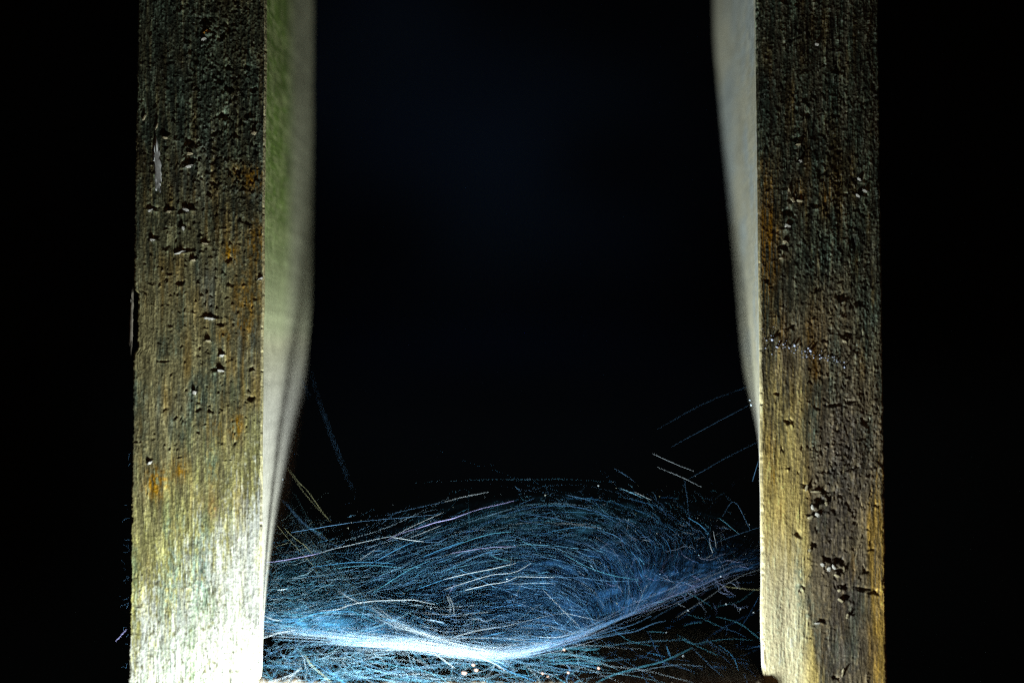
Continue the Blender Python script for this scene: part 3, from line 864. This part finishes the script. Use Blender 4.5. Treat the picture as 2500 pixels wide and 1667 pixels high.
def bundle(curve, n, spread, r, tints, K=26, frag=0.5, dy=0.0):
    base = resample(curve, 80)
    PS, RS, CS = [], [], []
    spread = np.atleast_1d(spread)
    for _ in range(n):
        L = RNG.uniform(frag, 1.0); s0 = RNG.uniform(0, 1 - L)
        idx = np.linspace(s0, s0 + L, K) * 79
        i0 = np.clip(idx.astype(int), 0, 78); f = (idx - i0)[:, None]
        q = base[i0] * (1 - f) + base[i0 + 1] * f
        sp = np.interp(idx / 79, np.linspace(0, 1, len(spread)), spread)
        o0, o1 = RNG.normal(0, 1.1, 2)
        q = q + np.stack([RNG.normal(0, .4, K), sp * (o0 + (o1 - o0) * np.linspace(0, 1, K)) + 0.8 * np.sin(np.linspace(0, RNG.uniform(2, 9), K) + RNG.uniform(0, 6))], -1)
        dep = depth_of(q[:, 0], q[:, 1]) + RNG.normal(0, .0012) + dy
        PS.append(at(q[:, 0], np.minimum(q[:, 1], 1690), dep))
        RS.append(r * RNG.lognormal(0, .4) * (1 - .6 * np.abs(np.linspace(-1, 1, K)) ** 3))
        CS.append(RNG.dirichlet([0.7] * len(tints)) @ np.array(tints))
    return np.array(PS), np.array(RS), np.array(CS)


RIM = [(622, 1535), (696, 1543), (785, 1551), (884, 1563), (1016, 1572), (1115, 1586), (1200, 1594), (1280, 1590), (1350, 1573), (1420, 1550), (1500, 1515), (1600, 1472), (1700, 1434), (1790, 1398), (1862, 1386)]
RIM_L = RIM[:9]
WEDGE = [(900, 1482), (917, 1493), (950, 1513), (1016, 1539), (1082, 1559), (1164, 1580), (1240, 1588)]
sets = [
    bundle(RIM_L, 80, [10, 9, 8, 9, 9, 7, 6], 18 * um, (PALE, PALE, AZURE), frag=.12),
    bundle(RIM_L[2:], 190, [8, 11, 12, 11, 8, 6], 23 * um, (PALE, PALE, AZURE), frag=.2),
    bundle(RIM[5:11], 60, [6, 8, 8, 8, 10], 16 * um, (PALE, VIOLET, SLATE, AZURE), frag=.15),
    bundle(RIM[8:], 24, [6, 9, 14, 14, 10, 14], 12 * um, (PALE, VIOLET, SLATE, BLUE), frag=.12),
    bundle(WEDGE, 170, [14, 9, 6, 6, 6, 5], 24 * um, (PALE, PALE, AZURE), frag=.4),
    bundle([(700, 1240), (780, 1360), (850, 1440), (917, 1493), (1000, 1530)], 60, [30, 34, 32, 22, 14], 10 * um, (SLATE, TEAL, YELL), frag=.4),
    bundle([(1115, 1586), (1160, 1600), (1200, 1612), (1260, 1640)], 14, [4, 6, 10], 26 * um, (PALE, AZURE), frag=.4),
]
for s in sets:
    obj('silk_cord', tube_mesh('silk_cord', *s), SILK, web, kind='stuff')


# --- tangle of curled threads below the rim, in front of the rail
def tangle(n, xr, yr, L, r, tints, curl, K=12, horiz=0.35, dep=(-0.006, 0.0), wx=None):
    px = RNG.uniform(*xr, n) if wx is None else np.interp(RNG.uniform(0, 1, n), wx[0], wx[1])
    py = RNG.uniform(*yr, n)
    f = np.interp(px, FRONT[:, 0], FRONT[:, 1])
    py = np.maximum(py, f + RNG.uniform(2, 14, n))
    a = RNG.normal(0.05, horiz, n)
    XY = np.zeros((n, K, 2)); x, y = px.copy(), py.copy()
    ln = L * RNG.lognormal(0, .5, n) / K
    cur = RNG.normal(0, curl * .6, n)
    for k in range(K):
        XY[:, k, 0] = x; XY[:, k, 1] = y
        a = a + RNG.normal(0, curl, n) + cur * .4
        x = x + np.cos(a) * ln; y = y + np.sin(a) * ln
    XY[..., 0] = np.clip(XY[..., 0], 618, 1858)
    d = RNG.uniform(*dep, n)[:, None] + np.cumsum(RNG.normal(0, .0004, (n, K)), 1)
    rr = r * RNG.lognormal(0, .4, n)[:, None] * (1 - .7 * np.abs(np.linspace(-1, 1, K)) ** 2)[None]
    C = RNG.dirichlet([.7] * len(tints), n) @ np.array(tints)
    return at(XY[..., 0], XY[..., 1], d), rr, C


WL = ([0, .5, .8, 1], [625, 880, 1130, 1420])
parts = [
    tangle(260, None, (1560, 1680), 75, 16 * um, (TEAL, TEAL, SLATE, PALE), .28, wx=WL),
    tangle(200, None, (1570, 1690), 50, 12 * um, (TEAL, SLATE), .5, wx=WL),
    tangle(80, None, (1575, 1660), 190, 17 * um, (TEAL, PALE, AZURE), .07, horiz=.12, wx=WL),
    tangle(70, None, (1590, 1680), 90, 20 * um, (TEAL, SLATE), .05, horiz=1.2, wx=WL),
    tangle(60, (1350, 1850), (1500, 1640), 60, 11 * um, (BLUE, DEEP, SLATE), .1, horiz=.6),
]
for q in parts:
    obj('silk_tangle', tube_mesh('silk_tangle', *q), SILK, web, kind='stuff')


# --- ragged wisps close to the left post
def wisps(n, xr, yr, L, r, tints, curl, horiz=.4, K=10, dd=0.0015):
    px = RNG.uniform(*xr, n); py = RNG.uniform(*yr, n)
    a = RNG.normal(-.1, horiz, n); XY = np.zeros((n, K, 2)); x, y = px.copy(), py.copy()
    ln = L * RNG.lognormal(0, .5, n) / K
    for k in range(K):
        XY[:, k, 0] = x; XY[:, k, 1] = y
        a = a + RNG.normal(0, curl, n)
        x = x + np.cos(a) * ln; y = y + np.sin(a) * ln
    d = depth_of(XY[..., 0], XY[..., 1]) + RNG.normal(0, dd, n)[:, None]
    rr = r * RNG.lognormal(0, .4, n)[:, None] * (1 - .7 * np.abs(np.linspace(-1, 1, K)) ** 2)[None]
    C = RNG.dirichlet([.7] * len(tints), n) @ np.array(tints)
    return at(XY[..., 0], XY[..., 1], d), rr, C


for q in [wisps(330, (630, 800), (1370, 1540), 30, 22 * um, (TEAL, PALE, TEAL), .4),
          wisps(130, (645, 780), (1260, 1380), 40, 10 * um, (SLATE, YELL, TEAL), .22, horiz=.7),
          wisps(120, (1250, 1780), (1190, 1330), 26, 15 * um, (TEAL, SLATE), .3, horiz=.7),
          wisps(160, (1450, 1800), (1280, 1480), 30, 17 * um, (BLUE, VIOLET, PALE), .3, horiz=1.0)]:
    obj('silk_wisp', tube_mesh('silk_wisp', *q), SILK, web, kind='stuff')

# --- threads one can follow singly: (tint, radius in micrometres, depth or None = on the sheet, points)
T_ = [
    (SLATE, 40, 0.004, [(711, 1299), (818, 1282), (858, 1275)]), (SLATE, 16, 0.004, [(858, 1275), (955, 1265), (1080, 1254)]),
    (VIOLET, 60, 0.002, [(650, 1373), (720, 1362), (780, 1350)]), (PALE, 30, 0.003, [(780, 1350), (810, 1341), (880, 1325), (930, 1314), (960, 1308)]),
    (YELL, 24, 0.010, [(708, 1147), (734, 1182), (745, 1192), (770, 1225), (790, 1253), (808, 1275)]),
    (YELL, 14, 0.010, [(700, 1140), (720, 1170), (760, 1222), (800, 1268)]),
    (SLATE, 26, 0.036, [(757, 905), (790, 1010), (830, 1120), (868, 1215), (885, 1262)]), (SLATE, 30, 0.034, [(730, 915), (757, 970)]),
    (SLATE, 40, 0.02, [(690, 1220), (740, 1275), (800, 1320)]),
    (YELL, 26, 0.006, [(693, 1288), (722, 1316), (745, 1333), (770, 1362)]), (YELL, 20, 0.006, [(675, 1280), (700, 1310), (735, 1345), (770, 1385), (790, 1420), (802, 1447)]),
    (PALE, 26, None, [(870, 1372), (915, 1341)]), (AZURE, 38, None, [(760, 1384), (850, 1373), (900, 1372), (960, 1375)]), (TEAL, 32, None, [(810, 1388), (900, 1380), (985, 1386)]),
    (AZURE, 34, None, [(895, 1382), (940, 1356), (975, 1337), (1010, 1323)]), (PALE, 28, None, [(957, 1310), (1000, 1288), (1050, 1265), (1083, 1250)]),
    (VIOLET, 28, None, [(945, 1318), (975, 1303), (1010, 1292), (1035, 1285)]), (VIOLET, 95, None, [(1020, 1289), (1060, 1276), (1110, 1263), (1142, 1252)]), (VIOLET, 42, None, [(1140, 1252), (1175, 1241), (1235, 1227), (1255, 1222)]),
    (PALE, 62, None, [(957, 1311), (995, 1316), (1035, 1322)]), (SLATE, 26, None, [(1035, 1322), (1070, 1322), (1090, 1315)]), (PALE, 26, None, [(1000, 1313), (1075, 1283)]),
    (SLATE, 14, 0.010, [(940, 1258), (1020, 1240), (1085, 1225)]), (PALE, 32, 0.010, [(1085, 1225), (1130, 1213), (1192, 1201)]),
    (TEAL, 36, None, [(910, 1446), (940, 1427), (980, 1402), (1020, 1380), (1050, 1368)]), (AZURE, 44, None, [(1030, 1360), (1080, 1340), (1130, 1322)]), (TEAL, 40, None, [(1115, 1330), (1160, 1313), (1205, 1302), (1255, 1297)]),
    (VIOLET, 34, None, [(1100, 1350), (1170, 1340), (1220, 1335), (1260, 1334)]), (PALE, 62, None, [(1080, 1415), (1140, 1400), (1200, 1388), (1260, 1374)]), (AZURE, 36, None, [(1020, 1437), (1060, 1422), (1090, 1412)]),
    (PALE, 48, None, [(1085, 1438), (1150, 1417), (1200, 1403), (1260, 1395), (1297, 1374)]), (PALE, 66, None, [(1135, 1440), (1190, 1427), (1240, 1418), (1262, 1407)]), (PALE, 44, None, [(1262, 1407), (1310, 1408), (1355, 1409)]), (SLATE, 26, None, [(1355, 1409), (1420, 1410), (1480, 1418), (1560, 1418)]),
    (TEAL, 28, None, [(1195, 1352), (1210, 1360), (1250, 1370)]), (PALE, 24, None, [(1250, 1357), (1245, 1385)]), (SLATE, 22, None, [(954, 1316), (972, 1320), (975, 1336)]),
    (PALE, 50, -0.001, [(780, 1490), (824, 1487), (860, 1475), (905, 1468), (960, 1466), (1020, 1466), (1045, 1472), (1062, 1474)]),
    (AZURE, 52, -0.002, [(655, 1532), (690, 1522), (740, 1507), (790, 1493), (840, 1492), (865, 1493)]), (TEAL, 44, -0.002, [(672, 1540), (730, 1517), (760, 1500), (800, 1496), (840, 1497)]),
    (TEAL, 40, -0.002, [(690, 1495), (720, 1500), (755, 1503)]), (PALE, 60, -0.003, [(640, 1500), (665, 1511), (690, 1515)]), (PALE, 70, -0.003, [(618, 1566), (650, 1555), (690, 1543), (720, 1538)]),
    (PALE, 36, -0.002, [(827, 1443), (860, 1462), (880, 1474)]), (TEAL, 30, -0.002, [(840, 1480), (880, 1500), (920, 1520)]),
    (PALE, 46, -0.002, [(1105, 1556), (1150, 1541), (1200, 1532), (1213, 1530)]), (AZURE, 40, -0.002, [(1175, 1554), (1237, 1541)]),
    (PALE, 24, None, [(1276, 1420), (1255, 1463)]), (VIOLET, 22, -0.001, [(1110, 1425), (1103, 1436), (1097, 1447)]), (PALE, 24, -0.001, [(1090, 1452), (1099, 1475), (1098, 1496)]), (PALE, 28, -0.001, [(1095, 1452), (1105, 1475), (1109, 1503)]),
    (TEAL, 42, -0.004, [(900, 1612), (940, 1619), (985, 1628), (1040, 1638), (1080, 1655), (1095, 1668)]), (TEAL, 42, -0.005, [(940, 1650), (1000, 1659), (1050, 1664)]), (PALE, 70, -0.004, [(1060, 1595), (1090, 1615), (1110, 1630)]),
    (AZURE, 44, -0.003, [(1160, 1592), (1200, 1612), (1240, 1636), (1310, 1662)]), (YELL, 60, -0.006, [(744, 1598), (760, 1622), (790, 1648), (812, 1668)]), (AZURE, 60, -0.006, [(795, 1628), (815, 1645), (845, 1668)]),
    (PALE, 60, -0.007, [(655, 1665), (690, 1655), (715, 1645), (736, 1629)]), (PALE, 50, -0.007, [(700, 1665), (714, 1650), (740, 1664)]),
    (PALE, 26, None, [(1322, 1435), (1350, 1463), (1416, 1530)]), (SLATE, 44, -0.001, [(1300, 1593), (1350, 1576), (1420, 1558), (1490, 1539), (1560, 1517), (1590, 1502)]), (PALE, 34, -0.001, [(1425, 1552), (1445, 1536), (1470, 1520)]),
    (PALE, 34, -0.001, [(1495, 1523), (1535, 1500), (1550, 1492), (1553, 1486), (1565, 1460), (1580, 1428), (1590, 1420)]), (SLATE, 44, -0.002, [(1420, 1558), (1480, 1553), (1510, 1546), (1550, 1540), (1600, 1520), (1625, 1514)]),
    (TEAL, 28, -0.003, [(1495, 1535), (1540, 1563), (1580, 1573), (1610, 1577)]), (TEAL, 50, -0.004, [(1330, 1586), (1400, 1583), (1440, 1586), (1463, 1583)]), (TEAL, 36, -0.004, [(1310, 1597), (1400, 1598), (1440, 1605), (1480, 1610)]),
    (TEAL, 42, -0.004, [(1310, 1605), (1350, 1611), (1440, 1611), (1468, 1620)]), (TEAL, 40, -0.004, [(1320, 1622), (1400, 1618), (1468, 1620)]), (SLATE, 24, -0.004, [(1490, 1590), (1540, 1620), (1590, 1650), (1610, 1668)]),
    (TEAL, 56, -0.005, [(1455, 1665), (1500, 1645), (1560, 1628), (1620, 1612), (1660, 1595), (1690, 1580)]), (SLATE, 40, -0.003, [(1382, 1618), (1391, 1635), (1388, 1645), (1384, 1656), (1386, 1668)]),
    (SLATE, 34, None, [(1590, 1512), (1610, 1500), (1650, 1478), (1690, 1455)]), (PALE, 44, -0.001, [(1735, 1455), (1775, 1425), (1820, 1402), (1858, 1389)]), (PALE, 36, -0.001, [(1650, 1507), (1690, 1483), (1720, 1465), (1740, 1450)]),
    (YELL, 30, -0.002, [(1765, 1431), (1858, 1440)]), (SLATE, 30, -0.002, [(1622, 1460), (1645, 1461)]), (TEAL, 30, -0.002, [(1640, 1457), (1680, 1449), (1710, 1462), (1735, 1480)]), (PALE, 34, None, [(1580, 1500), (1615, 1470), (1640, 1440), (1660, 1415)]),
    (VIOLET, 32, None, [(1600, 1490), (1640, 1450), (1665, 1425)]), (TEAL, 32, -0.003, [(1675, 1498), (1730, 1515), (1750, 1525), (1770, 1533)]), (TEAL, 42, -0.003, [(1748, 1505), (1785, 1513), (1805, 1521), (1840, 1547), (1855, 1560), (1862, 1580)]),
    (TEAL, 30, -0.002, [(1735, 1485), (1775, 1475), (1800, 1470), (1845, 1438)]), (TEAL, 40, -0.003, [(1670, 1527), (1695, 1520), (1715, 1518)]), (TEAL, 40, -0.003, [(1580, 1541), (1625, 1543)]), (TEAL, 36, -0.003, [(1655, 1555), (1690, 1570), (1735, 1563), (1790, 1558), (1840, 1562)]),
    (TEAL, 36, -0.003, [(1655, 1550), (1710, 1580), (1755, 1600)]), (SLATE, 26, -0.003, [(1690, 1580), (1740, 1630), (1765, 1650)]), (SLATE, 20, -0.003, [(1725, 1560), (1780, 1600)]), (AZURE, 34, -0.003, [(1755, 1573), (1770, 1585), (1790, 1605), (1803, 1637)]),
    (AZURE, 60, -0.003, [(1627, 1575), (1632, 1590), (1637, 1603)]), (AZURE, 52, -0.003, [(1580, 1592), (1625, 1603)]),
    (PALE, 26, 0.006, [(1593, 1107), (1640, 1128), (1695, 1150)]), (PALE, 22, 0.008, [(1604, 1140), (1660, 1163), (1713, 1189)]), (SLATE, 14, 0.008, [(1670, 1175), (1720, 1148), (1770, 1120), (1858, 1075)]), (SLATE, 16, 0.009, [(1671, 1172), (1679, 1221), (1680, 1265)]),
    (PALE, 30, None, [(1548, 1200), (1590, 1220)]), (AZURE, 40, None, [(1680, 1263), (1710, 1282), (1733, 1305)]), (SLATE, 24, 0.008, [(1764, 1260), (1787, 1226), (1831, 1290)]), (TEAL, 36, None, [(1755, 1264), (1780, 1283), (1805, 1304)]),
    (SLATE, 18, 0.004, [(1740, 1327), (1790, 1308), (1856, 1286)]), (PALE, 48, None, [(1741, 1295), (1745, 1315), (1749, 1338)]), (PALE, 50, None, [(1732, 1312), (1735, 1338), (1740, 1350), (1722, 1363)]), (SLATE, 36, None, [(1722, 1363), (1715, 1375), (1705, 1410)]),
    (SLATE, 32, None, [(1665, 1415), (1690, 1385), (1710, 1357)]), (PALE, 34, None, [(1804, 1365), (1822, 1342)]), (SLATE, 34, None, [(1780, 1417), (1830, 1360), (1857, 1320)]), (VIOLET, 22, None, [(1690, 1405), (1715, 1418)]),
    (SLATE, 50, 0.002, [(1852, 1125), (1837, 1175)]), (SLATE, 17, 0.005, [(1640, 1090), (1740, 1035), (1831, 988)]), (SLATE, 9, 0.010, [(1600, 1050), (1720, 985), (1835, 940)]),
    (VIOLET, 50, -0.001, [(282, 1565), (296, 1550), (309, 1535)]), (SLATE, 24, None, [(1385, 1208), (1440, 1222)]), (SLATE, 22, 0.012, [(1500, 1143), (1550, 1175)]),
    (PALE, 28, 0.012, [(1370, 1275), (1420, 1282), (1475, 1290)]), (TEAL, 28, 0.013, [(1312, 1233), (1350, 1232)]), (PALE, 22, None, [(1590, 1265), (1595, 1252)]), (SLATE, 24, None, [(1470, 1430), (1475, 1400), (1476, 1370)]),
    (TEAL, 34, None, [(1375, 1352), (1440, 1385), (1490, 1402), (1560, 1415)]),
]
for (tint, r, dep, pts) in T_:
    K = 6 if len(pts) == 2 else 5 * len(pts)
    q = resample(pts, K)
    q = q + 0.35 * np.cumsum(RNG.normal(0, .5, q.shape), 0) * (np.sin(np.linspace(0, math.pi, K))[:, None])
    d = depth_of(q[:, 0], q[:, 1]) - 0.003 if dep is None else np.full(K, dep)
    P = at(q[:, 0], q[:, 1], d)[None]
    t = np.linspace(-1, 1, K)
    rad = (r * um * (1.08 if tint is PALE or tint is VIOLET else 1.1) * (0.42 if pts[0][0] > 1480 and pts[0][1] > 1450 else 1.0) * (1 - .55 * np.abs(t) ** 3) * (1 + .12 * RNG.normal(0, 1, K)))[None]
    obj('thread', tube_mesh('thread', P, np.abs(rad), tint[None], 5), SILK, web)


# --- dust specks in the silk, and silk knots
def blobs(pts, rad, tints, sub=0):
    # small octahedra / icosahedra, squashed at random
    ico_v = []
    ph = (1 + 5 ** .5) / 2
    for a_, b_ in ((-1, ph), (1, ph), (-1, -ph), (1, -ph)):
        ico_v.append((a_, b_, 0))
    for a_, b_ in ((-1, ph), (1, ph), (-1, -ph), (1, -ph)):
        ico_v.append((0, a_, b_))
    for a_, b_ in ((-1, ph), (1, ph), (-1, -ph), (1, -ph)):
        ico_v.append((b_, 0, a_))
    v = np.array(ico_v, float); v /= np.linalg.norm(v[0])
    f = np.array([(0, 11, 5), (0, 5, 1), (0, 1, 7), (0, 7, 10), (0, 10, 11), (1, 5, 9), (5, 11, 4), (11, 10, 2), (10, 7, 6), (7, 1, 8),
                  (3, 9, 4), (3, 4, 2), (3, 2, 6), (3, 6, 8), (3, 8, 9), (4, 9, 5), (2, 4, 11), (6, 2, 10), (8, 6, 7), (9, 8, 1)])
    N = len(pts)
    sc = RNG.uniform(.6, 1.3, (N, 1, 3))
    V = pts[:, None, :] + v[None] * sc * rad[:, None, None] * RNG.uniform(.8, 1.2, (N, 12, 1))
    Q = (f[None] + 12 * np.arange(N)[:, None, None]).reshape(-1, 3)
    return V.reshape(-1, 3), Q, np.repeat(tints, 12, 0)


n = 420
px = RNG.uniform(660, 1830, n); f_ = np.interp(px, FRONT[:, 0], FRONT[:, 1]); b_ = np.interp(px, BACK[:, 0], BACK[:, 1])
py = f_ + (b_ - f_) * RNG.beta(1.2, 1.1, n) - 8
pts = at(px, py, depth_of(px, py) - 0.001 + RNG.normal(0, .001, n))
tn = RNG.dirichlet([.6] * 3, n) @ np.array([PALE, AZURE, YELL])
V, Q, C = blobs(pts, RNG.lognormal(math.log(55e-6), .45, n), tn)
me = mesh_np('dust_specks', V, Q); paint(me, C)
obj('dust', me, SILK, web, kind='stuff')
for (x, y, r, d) in [(1831, 976, 480, .004), (1834, 988, 480, .004), (1461, 1185, 230, .010), (1604, 1301, 230, .010), (1760, 1406, 230, -.001), (1052, 1484, 230, -.002), (1238, 1412, 300, .002),
                     (1698, 1162, 110, .006), (1830, 1280, 130, .006), (1668, 1600, 200, -.004), (1773, 1474, 190, -.003), (1808, 1486, 190, -.003), (1680, 1489, 190, -.003),
                     (1627, 1543, 190, -.003), (1840, 1494, 190, -.002), (690, 1170, 160, .01), (1475, 1231, 140, .012), (858, 1275, 130, .004), (1192, 1201, 130, .010)]:
    V, Q, C = blobs(at([x], [y], [d]), np.array([r * um]), PALE[None])
    me = mesh_np('silk_knot', V, Q); paint(me, C)
    obj('silk_knot', me, SILK, web)

# --- old silk stuck across the right post: a line of bright specks
n = 90
tt = RNG.beta(.8, .9, n)
px = 1858 + tt * 210; py = 826 + 62 * tt + RNG.normal(0, 7, n) + 22 * RNG.normal(0, 1, n) * (tt < .15)
pts = at(px, py, RNG.uniform(-.00035, -.0001, n))
V, Q, C = blobs(pts, RNG.lognormal(math.log(150e-6), .5, n), np.repeat(np.array([[.6, .68, .9]]), n, 0))
me = mesh_np('stuck_silk', V, Q); paint(me, C)
obj('stuck_silk', me, SILK, web, kind='stuff')

# --- thin hairs on the outer edge of the left post
n = 60
K = 8
py = RNG.uniform(1080, 1660, n); px0 = np.interp(py, [1080, 1660], [317, 309]) + RNG.uniform(-1, 3, n)
a = RNG.uniform(1.7, 4.4, n); XY = np.zeros((n, K, 2)); x, y = px0.copy(), py.copy()
ln = RNG.uniform(6, 26, n) / K
for k in range(K):
    XY[:, k, 0] = x; XY[:, k, 1] = y
    a = a + RNG.normal(0, .3, n); x = x + np.cos(a) * ln; y = y + np.sin(a) * ln
P = at(XY[..., 0], XY[..., 1], RNG.uniform(.0, .004, n)[:, None])
obj('hair', tube_mesh('hair', P, np.full((n, K), 9 * um), np.repeat(SLATE[None], n, 0)), SILK, web, kind='stuff')

# ------------------------------------------------------------------ crumbs caught in the web
CR = [(1134, 1640, 620, -.006, 'largest pinkish crumb, lying in the pale tangle below the thick silk rim'),
      (1163, 1633, 560, -.006, 'pale flat crumb just right of the largest pinkish crumb'),
      (1156, 1621, 420, -.006, 'small pale crumb touching the rim side of the pair in the tangle'),
      (1378, 1584, 330, -.004, 'small pink crumb hanging just under the rim where it rises to the right'),
      (1388, 1640, 400, -.004, 'round pinkish crumb threaded on a curly upright hair'),
      (1325, 1642, 370, -.005, 'orange edged round crumb left of the curly hair, near the rail'),
      (1462, 1629, 420, -.005, 'round reddish rimmed crumb at the dark right side, alone below the threads'),
      (1338, 1650, 250, -.005, 'tiny bluish crumb close under the orange edged one')]


def crumb(x, y, r, d, label):
    n_u, n_v = 10, 7
    rg = np.random.default_rng(int(x * 3 + y))
    V = [(0, 0, 1)]
    for i in range(1, n_v - 1):
        th = math.pi * i / (n_v - 1)
        for j in range(n_u):
            ph = 2 * math.pi * j / n_u
            V.append((math.sin(th) * math.cos(ph), math.sin(th) * math.sin(ph), math.cos(th)))
    V.append((0, 0, -1))
    V = np.array(V) * rg.uniform(.78, 1.2, (len(V), 1)) * np.array([rg.uniform(.85, 1.2), .9, rg.uniform(.8, 1.05)]) * r * um
    c = at(x, y, d)
    fs = []
    for j in range(n_u):
        fs.append((0, 1 + j, 1 + (j + 1) % n_u))
        last = 1 + (n_v - 3) * n_u
        fs.append((len(V) - 1, last + (j + 1) % n_u, last + j))
        for i in range(n_v - 3):
            a_ = 1 + i * n_u + j; b_ = 1 + i * n_u + (j + 1) % n_u
            fs.append((a_, a_ + n_u, b_ + n_u)); fs.append((a_, b_ + n_u, b_))
    o = obj('crumb', mesh_np('crumb', V, np.array(fs)), M_CRUMB, label=label, cat='crumb', group='crumbs caught in the silk above the rail')
    o.location = Vector(c.tolist())


for c in CR:
    crumb(*c)
